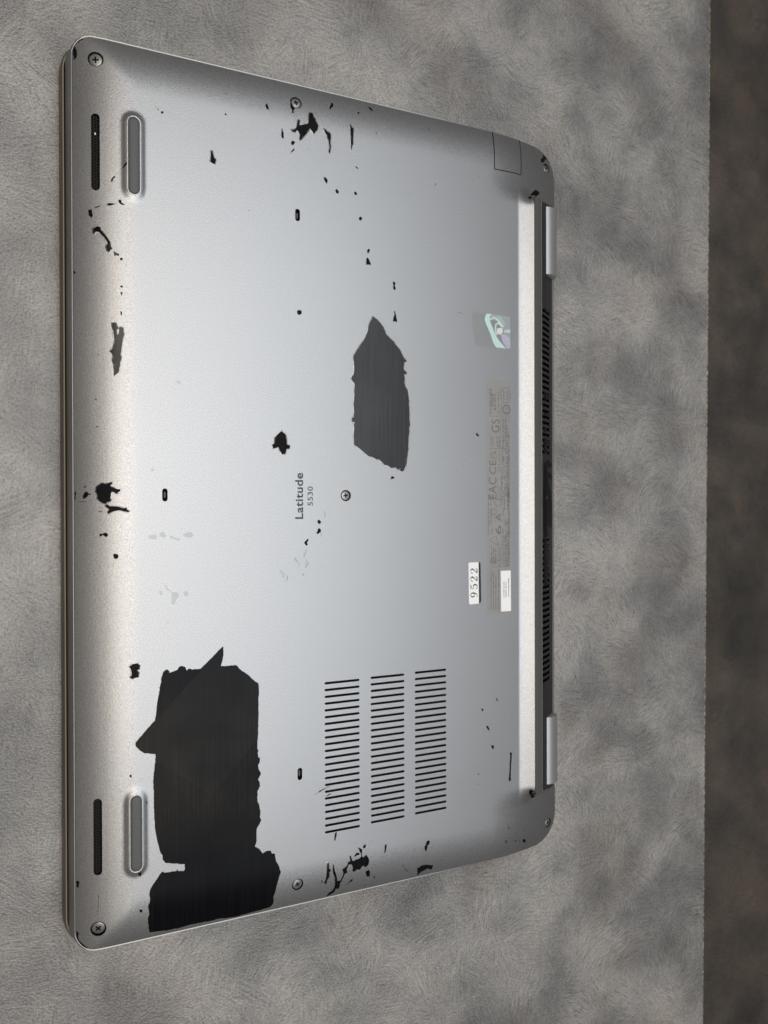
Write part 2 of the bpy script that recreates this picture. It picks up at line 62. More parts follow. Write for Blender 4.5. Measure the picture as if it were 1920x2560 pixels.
 'rear_screw':(220.42,0.13),
 'slots':[(88.74,118.9),(33.13,-0.12),(89.05,-118.68)],
 'speakers':[[(7.86,117.96),(7.96,144.27)],[(7.71,-144.92),(7.81,-118.56)]],
 'vents':[[(100.52,-81.18),(116.95,-81.17),(100.34,-145.88),(116.83,-145.48)],[(122.32,-81.09),(139.11,-80.64),(122.28,-145.34),(138.95,-144.87)],[(144.43,-80.77),(160.86,-80.41),(144.37,-144.96),(160.86,-144.63)]],
 'simtray':[(188.6,175.93),(187.98,156.31),(204.42,157.1),(205.5,177.34)],
 'asset_white':[(173.41,-31.24),(178.54,-31.22),(178.74,-50.79),(173.9,-51.01),(173.29,-50.59),(173.19,-48.99),(172.96,-32.18),(173.07,-31.61)],
 'asset_black':[(178.54,-31.22),(179.29,-31.35),(179.69,-31.94),(180,-49.8),(179.65,-50.43),(178.74,-50.79)],
 'serial':[(191.05,-35.78),(196.83,-35.82),(196.99,-55.41),(191.23,-55.38)],
 'reg':[(183.01,55.67),(196.46,55.99),(196.95,-56.7),(183.45,-56.48)],
 'holo':[(175.15,87),(196.94,86.84),(197.09,71.13),(177.37,71.1)],
 'holo_marks':[('sheen',[(185.29,86.11),(186.35,86.89),(190.63,86.8),(196.76,86.67),(196.84,80.78),(196.83,76.25),(193.3,78.34),(192.41,80.97),(188.84,83.92),(186.35,84.57)]),('mint',[(183.35,86.81),(186.35,86.96),(185.29,86.11),(185.11,83.85),(186.34,81.29),(187.58,78.86),(188.82,76.58),(190.6,74.49),(192.39,72.84),(194.55,71.14),(188.63,71.24),(187.04,73.43),(185.8,76.75),(184.57,79.18),(182.81,82.43),(182.29,83.87),(182.55,85.38)]),('lilac',[(191.33,77.41),(193.3,78.34),(196.74,76.24),(196.91,71.34),(194.83,71.24),(192.4,74.34)]),('pink',[(189.19,80.36),(192.23,81.1),(192.59,78.88),(191.33,77.56),(189.36,77.83)]),('sky',[(193.85,80.05),(196.84,80.63),(196.83,78.82),(192.95,78.91)]),('mint',[(185.11,84.45),(187.42,85.8),(189.91,85.08),(191.7,83.15),(193.31,81.65),(192.59,81.21),(190.62,82.6),(189.19,84.26),(187.41,85.13),(185.64,83.76)]),('mint',[(188.47,77),(187.85,80.53),(188.21,82.36),(189.73,83.26),(191.34,82.67),(192.59,81.28),(191.87,81.22),(189.9,82.53),(188.92,82.13),(188.65,80.31),(189.36,77.38)]),('mint',[(188.84,87.07),(190.81,85.92),(193.85,82.91),(193.49,82.73),(190.27,85.72)])],
 'model':[(90.9,-10.09),(87.28,9.54)],
 'number':[(95.29,-4.45),(92.86,3.82)],
 'digits':[('9',((177.91,-47.87),(174.05,-45.29))),('5',((177.92,-44.1),(174.05,-41.42))),('2',((177.93,-40.45),(174.06,-37.78))),('2',((177.93,-36.68),(174.07,-34.03)))],
 'bar':[(211.27,145.59),(211.48,-145.18)],
 'hinges':[[(223.04,144.99),(222.99,110.99)],[(223.12,-110.31),(223.06,-144.31)]],
 'rvents':[(224,92.13),(223.7,22.04),(223.51,-21.79),(223.2,-91.34)],
 'lip_highlight_spans':[(134.43,136.73),(130.01,133.01),(123.11,128.59),(118.51,122.23),(112.32,117.81),(104.36,110.73),(82.52,94.63),(74.07,90.35),(70.17,71.41),(65.57,68.4),(58.31,63.62),(53.17,54.94),(-94.47,-65.34),(-129.37,-98.02)],
 'blisters':[(91.96,-24),(91.14,-25.52),(91.94,-28.12),(92.76,-29.18),(87.88,-28),(88.52,-29.55),(87.23,-26.95),(80.91,-32.35),(81.97,-33.91),(90.84,-33.74),(91.94,-30.18),(100.54,-8.09),(98.96,-17.17),(83.3,-35.09)],
 'glint_dot':(7.87,138.33),
 'marks':[('text',((190.55,30.53),(186.04,36.91),'GS')),('text',((188.65,10.55),(184.77,17.21),'CE')),('text',((188.87,17.82),(186.83,21.92),'CA')),('text',((186.41,18.45),(184.98,21.18),'UK')),('text',((188.83,-1.23),(184.35,9.1),'EAC')),('text',((192.97,-1.57),(190.5,4.68),'NOM')),('ring',((191.84,13.55),(194,13.59),(191.84,15.71),0.22)),('text',((192.79,12.35),(190.72,14.57),'UL')),('ring',((193.98,48.7),(196.83,48.86),(193.99,52.52),0.25)),('text',((195.57,46.59),(192.45,50.76),'CCC')),('ring',((194.51,41.83),(196.77,41.95),(194.52,44.2),0.55)),('text',((195.39,40.65),(193.56,43),'10')),('line',((184.61,38.22),(196.6,38.79))),('line',((191.06,38.01),(191.03,22.74))),('line',((184.78,22.72),(191.03,22.91))),('line',((188.89,29.25),(188.88,24.4))),('line',((189.59,5.71),(189.58,-1.23))),('row',((185.25,51.52),(185.24,48.42))),('row',((185.24,47.73),(185.22,39.11))),('row',((186.68,49.2),(186.66,42.98))),('row',((188.32,48.95),(188.3,41.34))),('row',((189.97,49.74),(189.94,39.34))),('row',((191.49,44.97),(191.47,39.42))),('row',((192.22,37.89),(192.2,31.11))),('row',((193.8,37.96),(193.76,21.08))),('row',((195.04,34.36),(195.01,20.41))),('row',((196.18,38.08),(196.17,35.81))),('row',((196.16,30.22),(196.1,-0.51))),('row',((190.54,28.62),(190.53,23.07))),('row',((189.72,28.59),(189.71,23.39))),('row',((192.2,28.68),(192.18,16.17))),('row',((190.53,21.68),(190.52,16.13))),('row',((192.17,10.6),(192.15,5.39))),('row',((193.62,9.93),(193.6,-0.52))),('row',((195.1,19.37),(195.06,-0.51))),('row',((193.21,11.32),(193.2,8.53))),('row',((191.75,10.25),(191.74,5.38))),('row',((185.98,51.4),(185.96,39.32))),('row',((187.53,48.56),(187.52,40.95))),('row',((192.88,37.75),(192.85,22.44))),('row',((194.38,37.82),(194.35,20.4))),('row',((195.62,30.9),(195.56,-0.51))),('row',((194.35,19.7),(194.31,0.18))),('row',((192.93,19.31),(192.92,16.18))),('row',((185.81,28.45),(185.81,23.62))),('row',((186.84,28.49),(186.83,23.65))),('row',((185.56,0.85),(185.54,-4.33))),('row',((186.99,0.51),(186.98,-2.26))),('row',((185.54,-5.71),(185.53,-13.31))),('row',((192.14,-1.55),(192.14,-3.99))),('row',((193.39,-1.55),(193.38,-6.43))),('row',((195.06,1.94),(195.05,-6.43))),('row',((196.11,1.95),(196.04,-33.69))),('row',((192.76,-5.73),(192.75,-8.86))),('row',((193.79,-10.61),(193.78,-14.09))),('row',((194.62,-10.96),(194.61,-14.1))),('row',((192.53,-15.47),(192.52,-18.26))),('row',((190.85,-24.83),(190.84,-33.52))),('row',((191.9,-18.59),(191.87,-32.51))),('row',((193.77,-18.63),(193.74,-33.62))),('row',((195.03,-16.2),(194.99,-33.66))),('row',((185.92,-23.68),(185.9,-32.32))),('row',((187.14,-24.74),(187.13,-32.01))),('row',((188.37,-25.47),(188.36,-32.4))),('row',((190.03,-22.38),(190.01,-33.49))),('row',((185.69,-34.73),(185.65,-54.08))),('row',((187.12,-36.16),(187.08,-54.16))),('row',((188.35,-38.29),(188.32,-54.23))),('row',((190.01,-34.88),(189.97,-55.02))),('row',((195.56,1.25),(195.5,-33.67))),('row',((194.28,-16.54),(194.24,-33.63))),('row',((192.94,-18.96),(192.91,-32.89))),('row',((184.33,0.5),(184.29,-18.12))),('row',((186.34,-15.39),(186.34,-18.16))),('ring',((189.66,-3.12),(191.52,-3.12),(189.66,-1.46),0.22)),('ring',((187.18,-7.45),(188.82,-7.45),(187.18,-5.92),0.2)),('text',((191.49,-18.24),(188.19,-14.03),'6')),('text',((191.5,-11.98),(188.2,-8.14),'A')),('line',((184.69,-20.89),(188.8,-18.89))),('line',((188.8,-18.89),(189.2,-23.41))),('line',((189.2,-23.41),(184.69,-20.89))),('line',((184.87,-33.67),(196.25,-34.05))),('ring',((187.13,-30.97),(189.11,-31.03),(187.13,-29.17),0.2)),('text',((188.16,-31.87),(186.11,-30.08),'C'))],
 'serial_rows':[('row',((192.92,-41.42),(192.91,-48.62))),('row',((194.11,-41.47),(194.1,-48.45))),('row',((195.62,-39.55),(195.61,-48.52)))]}
# ------------------------------------------------------------------ materials
def mat(name, col, rough=0.5, metal=0.0, spec=0.5):
    m = bpy.data.materials.new(name); m.use_nodes = True; p = m.node_tree.nodes['Principled BSDF']
    p.inputs['Base Color'].default_value = (*col, 1); p.inputs['Roughness'].default_value = rough
    p.inputs['Metallic'].default_value = metal; p.inputs['Specular IOR Level'].default_value = spec
    return m
class NT:
    def __init__(s, m): s.t = m.node_tree; s.p = s.t.nodes['Principled BSDF']
    def n(s, typ, **kw):
        n = s.t.nodes.new(typ)
        for k, v in kw.items():
            if k.startswith('i_'): n.inputs[k[2:].replace('_', ' ')].default_value = v
            else: setattr(n, k, v)
        return n
    def l(s, a, b): s.t.links.new(a, b)
    def noise(s, vec, scale, detail=3, rough=0.5, dist=0.0):
        n = s.n('ShaderNodeTexNoise'); n.inputs['Scale'].default_value = scale; n.inputs['Detail'].default_value = detail
        n.inputs['Roughness'].default_value = rough; n.inputs['Distortion'].default_value = dist; s.l(vec, n.inputs['Vector']); return n.outputs['Fac']
    def math(s, op, a, b=None, clamp=False):
        n = s.n('ShaderNodeMath', operation=op, use_clamp=clamp)
        for i, v in enumerate((a, b)):
            if v is None: continue
            if isinstance(v, (int, float)): n.inputs[i].default_value = v
            else: s.l(v, n.inputs[i])
        return n.outputs[0]
    def ramp(s, f, stops):
        r = s.n('ShaderNodeValToRGB'); e = r.color_ramp.elements
        while len(e) < len(stops): e.new(0.5)
        for k, (pos, c) in zip(e, stops): k.position = pos; k.color = (*c, 1)
        s.l(f, r.inputs[0]); return r.outputs[0]
    def mix(s, f, a, b, mode='MIX'):
        n = s.n('ShaderNodeMix', data_type='RGBA', blend_type=mode)
        for i, v in ((0, f), (6, a), (7, b)):
            if isinstance(v, (int, float)): n.inputs[i].default_value = v
            elif isinstance(v, tuple): n.inputs[i].default_value = (*v, 1)
            else: s.l(v, n.inputs[i])
        return n.outputs[2]
    def obj(s): return s.n('ShaderNodeTexCoord').outputs['Object']
    def scale(s, v, x, y, z):
        n = s.n('ShaderNodeVectorMath', operation='MULTIPLY'); s.l(v, n.inputs[0]); n.inputs[1].default_value = (x, y, z); return n.outputs[0]
    def bump(s, h, strength, dist):
        b = s.n('ShaderNodeBump'); b.inputs['Strength'].default_value = strength; b.inputs['Distance'].default_value = dist
        s.l(h, b.inputs['Height']); s.l(b.outputs[0], s.p.inputs['Normal'])
# silver paint: fine sparkle grain, faint wear
paint = mat('silver_paint', (0.5, 0.51, 0.53), 0.4, 0.88)
k = NT(paint); o_ = k.obj()
g1 = k.noise(o_, 3000, 2, 0.7); g2 = k.noise(o_, 1650, 2, 0.6); g3 = k.noise(o_, 14, 4, 0.6)
base = k.ramp(g1, [(0.32, (0.20, 0.205, 0.214)), (0.5, (0.335, 0.341, 0.351)), (0.68, (0.47, 0.476, 0.486))])
base = k.mix(0.25, base, k.ramp(g3, [(0.3, (0.315, 0.321, 0.331)), (0.7, (0.355, 0.361, 0.371))]))
k.l(base, k.p.inputs['Base Color'])
k.l(k.math('ADD', k.math('MULTIPLY', g3, 0.06), 0.37), k.p.inputs['Roughness'])
k.bump(k.math('ADD', k.math('MULTIPLY', g1, 0.6), g2), 0.34, 0.00011)
# bare plastic where the paint has come off: smooth black, faint lengthwise brush lines
def bare_plastic(name, spec, r0, b0=0.004, brown_sheen=False):
  bare = mat(name, (0.012, 0.012, 0.014), 0.28, 0.0, spec)
  k = NT(bare); o_ = k.obj()
  br = k.noise(k.scale(o_, 1300, 22, 1), 1.0, 2, 0.6); sm = k.noise(o_, 38, 3, 0.55, 0.6)
  if brown_sheen:  # brown zone paints warm reflections into the black base colour
    cloud = k.noise(o_, 30, 3, 0.55, 0.4); sx = k.n('ShaderNodeSeparateXYZ'); k.l(o_, sx.inputs[0])
    zone = k.ramp(k.math('MULTIPLY', sx.outputs[1], -5.0), [(0.36, (0, 0, 0)), (0.50, (1, 1, 1)), (0.66, (1, 1, 1)), (0.74, (0, 0, 0))])
    f = k.math('MULTIPLY', zone, k.ramp(cloud, [(0.38, (0.0, 0.0, 0.0)), (0.62, (1, 1, 1))]))
    col = k.mix(f, k.ramp(br, [(0.3, (0.0030, 0.0032, 0.0043)), (0.7, (0.0060, 0.0064, 0.0084))]), k.ramp(br, [(0.3, (0.0100, 0.0083, 0.0064)), (0.7, (0.0220, 0.0185, 0.0142))]))
    k.l(col, k.p.inputs['Base Color'])
  else: k.l(k.ramp(br, [(0.3, (b0, b0, b0 * 1.1)), (0.7, (b0 * 3.4, b0 * 3.4, b0 * 3.7))]), k.p.inputs['Base Color'])
  k.l(k.math('ADD', k.math('MULTIPLY', sm, 0.3), k.math('ADD', k.math('MULTIPLY', br, 0.06), r0)), k.p.inputs['Roughness'])
  k.bump(br, 0.12, 0.00005)
  return bare
bare = bare_plastic('bare_plastic', 0.34, 0.10, 0.008); bare_dark = bare_plastic('bare_black_film', 0.08, 0.12, 0.004, True); film2 = bare_plastic('folded_film', 0.11, 0.16, 0.004, True); bare_front = bare_plastic('bare_front_plastic', 0.2, 0.02, 0.003); bare_chip = bare_plastic('bare_matt_plastic', 0.05, 0.2, 0.003)
dark = mat('dark_recess', (0.003, 0.003, 0.0035), 0.7, 0.0, 0.1)
mesh_black = mat('grille_plastic', (0.010, 0.0095, 0.009), 0.5, 0.0, 0.2)
rim_m = mat('bright_rim', (0.25, 0.247, 0.24), 0.36, 0.85)
ring_m = mat('foot_ring_metal', (0.78, 0.78, 0.77), 0.3, 0.7)
side_m = mat('side_paint', (0.31, 0.295, 0.283), 0.42, 0.6)
k = NT(side_m); k.bump(k.noise(k.obj(), 1800, 2), 0.2, 0.0001)
lid_m = mat('lid_paint', (0.19, 0.168, 0.15), 0.45, 0.5)
k = NT(lid_m); k.bump(k.noise(k.obj(), 1800, 2), 0.2, 0.0001)
lid_highlight_m = mat('lid_highlight', (0.85, 0.77, 0.58), 0.3, 0.7)  # cream highlight on the lid's top edge, put into the colour
rubber = mat('grey_rubber', (0.085, 0.090, 0.095), 0.5, 0.0, 0.4)
k = NT(rubber); k.bump(k.noise(k.obj(), 1500, 2), 0.15, 0.0001)
charcoal = mat('exhaust_charcoal', (0.024, 0.023, 0.025), 0.55, 0.0, 0.25)
k = NT(charcoal); k.bump(k.noise(k.obj(), 1800, 2), 0.2, 0.0001)
bar_m = mat('bar_rubber', (0.072, 0.072, 0.069), 0.55, 0.0, 0.4)
steel = mat('screw_steel', (0.50, 0.51, 0.51), 0.42, 0.7)
k = NT(steel); k.l(k.ramp(k.noise(k.obj(), 700, 3), [(0.3, (0.22, 0.225, 0.225)), (0.7, (0.34, 0.345, 0.345))]), k.p.inputs['Base Color'])
hinge_m = mat('hinge_silver', (0.34, 0.355, 0.36), 0.4, 0.6)
ink = mat('printed_ink', (0.055, 0.063, 0.07), 0.5)
label_m = mat('clear_label', (0.40, 0.39, 0.36), 0.42, 0.55)
k = NT(label_m); k.l(k.ramp(k.noise(k.obj(), 120, 4, 0.6), [(0.3, (0.29, 0.288, 0.278)), (0.7, (0.33, 0.327, 0.315))]), k.p.inputs['Base Color'])
label_ink = mat('label_ink', (0.13, 0.127, 0.12), 0.6)
label_ink2 = mat('label_ink_faint', (0.155, 0.152, 0.146), 0.6, 0.2)
white = mat('sticker_white', (0.88, 0.90, 0.92), 0.4)
black_ink = mat('sticker_black', (0.008, 0.009, 0.012), 0.35)
holo_m = mat('hologram_foil', (0.31, 0.32, 0.32), 0.36, 0.7)
k = NT(holo_m); k.bump(k.noise(k.obj(), 350, 3), 0.15, 0.0002)
holo_c = {'mint': mat('holo_mint', (0.60, 0.80, 0.77), 0.35, 0.4), 'lilac': mat('holo_lilac', (0.50, 0.51, 0.62), 0.35, 0.4),
          'pink': mat('holo_pink', (0.80, 0.77, 0.78), 0.35, 0.3), 'sheen': mat('holo_sheen', (0.46, 0.51, 0.53), 0.3, 0.6), 'sky': mat('holo_sky', (0.60, 0.68, 0.78), 0.35, 0.4)}
residue_m = mat('glue_residue', (0.25, 0.265, 0.265), 0.33, 0.75)
# laminate: clouded grey, taupe and greenish, short swirling hair-like grain
def laminate(name, cols, warm, green, grain, spec):
    m = mat(name, (0.3, 0.29, 0.27), 0.5, 0.0, spec); k = NT(m); o = k.obj(); k.p.inputs['IOR'].default_value = 1.6
    acc = None; wsum = None                                      # short strokes in six directions, each ruling in its own patches
    for d in range(6):
        r = k.n('ShaderNodeVectorRotate', rotation_type='Z_AXIS'); k.l(o, r.inputs['Vector']); r.inputs['Angle'].default_value = math.radians(30 * d + 8)
        off = k.n('ShaderNodeVectorMath', operation='ADD'); k.l(o, off.inputs[0]); off.inputs[1].default_value = (3.1 * d, 1.7 * d, 0)
        wgt = k.math('POWER', k.math('MULTIPLY', k.noise(off.outputs[0], 34, 1, 0.4), 1.6), 10.0)
        h = k.noise(k.scale(r.outputs[0], 150, 1050, 1), 1.0, 4, 0.68, 0.5)
        acc = k.math('MULTIPLY', h, wgt) if acc is None else k.math('ADD', acc, k.math('MULTIPLY', h, wgt))
        wsum = wgt if wsum is None else k.math('ADD', wsum, wgt)
    hair = k.math('DIVIDE', acc, wsum)
    cl = k.noise(o, 24, 4, 0.5, 0.2); cl2 = k.noise(o, 11, 2, 0.4, 0.1); hue = k.noise(k.scale(o, 1, 1, 3), 20, 3, 0.5, 0.2)
    f = k.math('ADD', k.math('MULTIPLY', cl, 0.7), k.math('MULTIPLY', cl2, 0.3))
    col = k.ramp(f, [(0.32, cols[0]), (0.46, cols[1]), (0.56, cols[2]), (0.70, cols[3])])
    col = k.mix(k.ramp(hue, [(0.52, (0, 0, 0)), (0.68, (0.65, 0.65, 0.65))]), col, warm, 'MULTIPLY')
    col = k.mix(k.ramp(hue, [(0.30, (0.6, 0.6, 0.6)), (0.44, (0, 0, 0))]), col, green, 'MULTIPLY')
    fine = k.noise(o, 1000, 3, 0.65); hh = k.math('ADD', k.math('MULTIPLY', hair, 0.64), k.math('MULTIPLY', fine, 0.36))
    col = k.mix(1.0, col, k.ramp(hh, [(0.36, (1 - grain,) * 3), (0.5, (1, 1, 1)), (0.66, (1 + grain,) * 3)]), 'MULTIPLY')
    k.l(col, k.p.inputs['Base Color'])
    k.l(k.math('ADD', k.math('MULTIPLY', hair, 0.2), 0.28), k.p.inputs['Roughness'])
    k.bump(k.math('ADD', k.math('MULTIPLY', fine, 1.0), k.math('MULTIPLY', hair, 0.6)), 0.85, 0.00042)
    return m
table_m = laminate('grey_laminate', [(0.080, 0.079, 0.078), (0.160, 0.157, 0.153), (0.245, 0.238, 0.230), (0.325, 0.313, 0.299)], (1.06, 0.955, 0.89), (0.985, 1.0, 0.955), 0.68, 0.9)
shaded_m = laminate('shaded_laminate', [(0.034, 0.032, 0.030), (0.056, 0.049, 0.043), (0.080, 0.066, 0.056), (0.105, 0.085, 0.070)], (1.07, 0.96, 0.90), (0.98, 1.0, 0.95), 0.5, 0.4)  # same laminate as the table, its shade put into darker, browner colours
edge_m = mat('laminate_edge', (0.36, 0.31, 0.22), 0.6)
k = NT(edge_m); k.l(k.ramp(k.noise(k.scale(k.obj(), 1, 60, 1), 6, 4, 0.7), [(0.42, (0.10, 0.085, 0.065)), (0.62, (0.62, 0.54, 0.38))]), k.p.inputs['Base Color'])
# ------------------------------------------------------------------ helpers (mm in, metres out)
S = 0.001
def link(name, me, m, parent=None):
    o = bpy.data.objects.new(name, me); sc.collection.objects.link(o)
    if m is not None and not me.materials: me.materials.append(m)
    if parent is not None: o.parent = parent
    return o
def from_bm(name, bm, m, parent=None, smooth=None):
    me = bpy.data.meshes.new(name)
    for v in bm.verts: v.co *= S
    bm.to_mesh(me); bm.free()
    if smooth is not None:
        for p in me.polygons: p.use_smooth = True
        me.set_sharp_from_angle(angle=math.radians(smooth))
    return link(name, me, m, parent)
def ragged(pts, step=0.7, amp=0.13, rnd=None):
    rnd = rnd or random; out = []; n = len(pts)
    for i in range(n):
        (x0, y0), (x1, y1) = pts[i], pts[(i + 1) % n]; d = math.hypot(x1 - x0, y1 - y0); c = max(1, int(d / step))
        nx, ny = ((y1 - y0) / d, -(x1 - x0) / d) if d > 1e-6 else (0, 0)
        for j in range(c):
            t = j / c; o = 0 if j == 0 else rnd.gauss(0, amp) * min(1, d / 2.0)
            out.append((x0 + (x1 - x0) * t + nx * o, y0 + (y1 - y0) * t + ny * o))
    return out
def drape(name, polys, m, parent, eps=0.05, cut=1.6, thick=0.0):
    """flat shapes laid on the height field, cut fine enough to follow it"""
    bm = bmesh.new()
    for pts in polys:
        vs = [bm.verts.new((x, y, 0)) for x, y in pts]
        try: bm.faces.new(vs)
        except ValueError: pass
    xs = [v.co.x for v in bm.verts]; ys = [v.co.y for v in bm.verts]
    x0, x1, y0, y1 = min(xs), max(xs), min(ys), max(ys)
    zs = [surf(x0 + (x1 - x0) * i / 6, y0 + (y1 - y0) * j / 6) for i in range(7) for j in range(7)]
    bmesh.ops.triangulate(bm, faces=bm.faces[:])
    if max(zs) - min(zs) > 0.02:
        q = x0 + cut
        while q < x1: bmesh.ops.bisect_plane(bm, geom=bm.verts[:] + bm.edges[:] + bm.faces[:], plane_co=(q, 0, 0), plane_no=(1, 0, 0)); q += cut
        q = y0 + cut * 2
        while q < y1: bmesh.ops.bisect_plane(bm, geom=bm.verts[:] + bm.edges[:] + bm.faces[:], plane_co=(0, q, 0), plane_no=(0, 1, 0)); q += cut * 2
    for v in bm.verts: v.co.z = surf(v.co.x, v.co.y) + eps
    bmesh.ops.recalc_face_normals(bm, faces=bm.faces[:])
    if bm.faces and sum(f.normal.z for f in bm.faces) < 0: bmesh.ops.reverse_faces(bm, faces=bm.faces[:])
    if thick > 0:
        r = bmesh.ops.extrude_face_region(bm, geom=bm.faces[:])
        for v in [g for g in r['geom'] if isinstance(g, bmesh.types.BMVert)]: v.co.z += thick
        bmesh.ops.recalc_face_normals(bm, faces=bm.faces[:])
    return from_bm(name, bm, m, parent, 40)
def rrect(off, rf=RF, rr=RR, seg=10):
    """outline of the cover, grown by off, from the front corner round"""
    a, b = rf + max(off, 0), rr + max(off, 0); x0, x1, y1 = -off, L + off, W / 2 + off; pts = []
    for cx, cy, r, a0 in ((x0 + a, y1 - a, a, 90), (x0 + a, -(y1 - a), a, 180), (x1 - b, -(y1 - b), b, 270), (x1 - b, y1 - b, b, 360)):
        for i in range(seg + 1):
            t = math.radians(a0 + 90 * i / seg); pts.append((cx + r * math.cos(t), cy + r * math.sin(t)))
    out = []
    for i, p in enumerate(pts):
        q = pts[(i + 1) % len(pts)]; d = math.dist(p, q); c = max(1, int(d / 3.0))
        out += [(p[0] + (q[0] - p[0]) * j / c, p[1] + (q[1] - p[1]) * j / c) for j in range(c)]
    return out
def edge_z(x, y):
    x = min(L, max(0, x)); h = half(x); return surf(x, max(-h, min(h, y)))
def loft(name, rings, m, parent, cap=True, smooth=35):
    bm = bmesh.new(); R = [[bm.verts.new(p) for p in r] for r in rings]; n = len(R[0])
    for a, b in zip(R, R[1:]):
        for i in range(n): bm.faces.new((a[i], a[(i + 1) % n], b[(i + 1) % n], b[i]))
    if cap: bm.faces.new(R[0][::-1]); bm.faces.new(R[-1])
    bmesh.ops.recalc_face_normals(bm, faces=bm.faces[:])
    return from_bm(name, bm, m, parent, smooth)
def capsule(cx0, cy0, cx1, cy1, r, seg=8):
    a = math.atan2(cy1 - cy0, cx1 - cx0); pts = []
    for (cx, cy, s) in ((cx1, cy1, a - math.pi / 2), (cx0, cy0, a + math.pi / 2)):
        pts += [(cx + r * math.cos(s + math.pi * i / seg), cy + r * math.sin(s + math.pi * i / seg)) for i in range(seg + 1)]
    return pts
def prism(bm, pts, z0, z1):
    a = [bm.verts.new((x, y, z0)) for x, y in pts]; b = [bm.verts.new((x, y, z1)) for x, y in pts]; n = len(pts)
    bm.faces.new(a[::-1]); bm.faces.new(b)
    for i in range(n): bm.faces.new((a[i], a[(i + 1) % n], b[(i + 1) % n], b[i]))
# ------------------------------------------------------------------ the table and what lies behind it
def grid_plane(name, corners, m, kind=None):
    me = bpy.data.meshes.new(name); me.from_pydata(corners, [], [(0, 1, 2, 3)]); o = link(name, me, m)
    if kind: o['kind'] = kind
    return o
EX0, EX1 = 0.3513 + 0.0113 * 0.61, 0.3445 - 0.0113 * 0.45     # far edge of the table at y = +0.9 and y = -0.9
bm = bmesh.new()
front = [(-700.0, 900.0), (-700.0, -900.0)]; far = []
rnd = random.Random(3)
N = 700
for i in range(N + 1):
    t = i / N; y = -900 + 1800 * t; far.append((EX1 * 1000 + (EX0 - EX1) * 1000 * t + rnd.gauss(0, 0.05), y))
out = front + far
top = [bm.verts.new((x, y, 0)) for x, y in out]; low = [bm.verts.new((x, y, -30)) for x, y in out]
bm.faces.new(top); bm.faces.new(low[::-1])
for i in range(len(out)):
    j = (i + 1) % len(out); bm.faces.new((top[j], top[i], low[i], low[j]))
bmesh.ops.recalc_face_normals(bm, faces=bm.faces[:])
table = from_bm('table_top', bm, table_m); table['kind'] = 'structure'
bm = bmesh.new(); n = len(far)                                  # worn bare edge of the laminate
for i in range(n - 1):
    w0 = 0.30 + 0.25 * abs(math.sin(i * 1.7)); a, b = far[i], far[i + 1]
    bm.faces.new([bm.verts.new(v) for v in ((a[0] - 0.22, a[1], 0.06), (a[0] + w0, a[1], -0.15), (b[0] + w0, b[1], -0.15), (b[0] - 0.22, b[1], 0.06))])
from_bm('worn_edge', bm, edge_m, table)
lower = grid_plane('lower_counter', [(0.30, -1.6, -0.10), (1.6, -1.6, -0.10), (1.6, 1.6, -0.10), (0.30, 1.6, -0.10)], shaded_m, 'structure')
# ------------------------------------------------------------------ laptop
lap = bpy.data.objects.new('laptop', None); sc.collection.objects.link(lap)
lap['label'] = 'silver laptop lying upside down on the grey table with black peeled paint patches'; lap['category'] = 'laptop'
# lid, resting on the table
o4, o5, o31, o28 = rrect(4.0, 9, 12), rrect(3.7, 9, 12), rrect(3.0, 9, 12), rrect(2.6, 9, 12)
lid = loft('lid', [[(x, y, 0.02) for x, y in rrect(3.3, 9, 12)], [(x, y, 1.2) for x, y in o4], [(x, y, 5.2) for x, y in o5], [(x, y, 6.6) for x, y in o31]], lid_m, lap)
loft('lid_highlight', [[(x, y, 6.58) for x, y in o31], [(x, y, 6.95) for x, y in o28]], lid_highlight_m, lid, cap=False)
# base frame: tapering dark side under a bright rim
r0, r1, r2, r3 = rrect(-0.35), rrect(0.66), rrect(0.9), rrect(2.15)
frame = loft('base_frame', [[(x, y, 6.4) for x, y in rrect(1.8)], [(x, y, 7.3) for x, y in r3], [(x, y, max(7.6, edge_z(x, y) - 1.1 - 1.4 * ss(150, 205, x))) for x, y in r2], [(x, y, edge_z(x, y) - 0.35 - 1.4 * ss(150, 205, x)) for x, y in r1]], side_m, lap, cap=False)
def rz(x, y, d): return edge_z(x, y) + d - 1.2 * ss(150, 205, x)
loft('rim', [[(x, y, rz(x, y, -0.42)) for x, y in r1], [(x, y, rz(x, y, -0.08)) for x, y in rrect(0.52)], [(x, y, rz(x, y, -0.10)) for x, y in rrect(0.1)], [(x, y, rz(x, y, -0.8)) for x, y in r0]], rim_m, frame, cap=False, smooth=60)
loft('gap_shade', [[(x, y, 6.72 - 1.5 * ss(120, 150, x)) for x, y in rrect(2.65, 9, 12)], [(x, y, 6.72 - 1.5 * ss(120, 150, x)) for x, y in rrect(1.4, 9, 12)]], dark, lid, cap=False)  # black strip painting the shade in the gap between lid and base
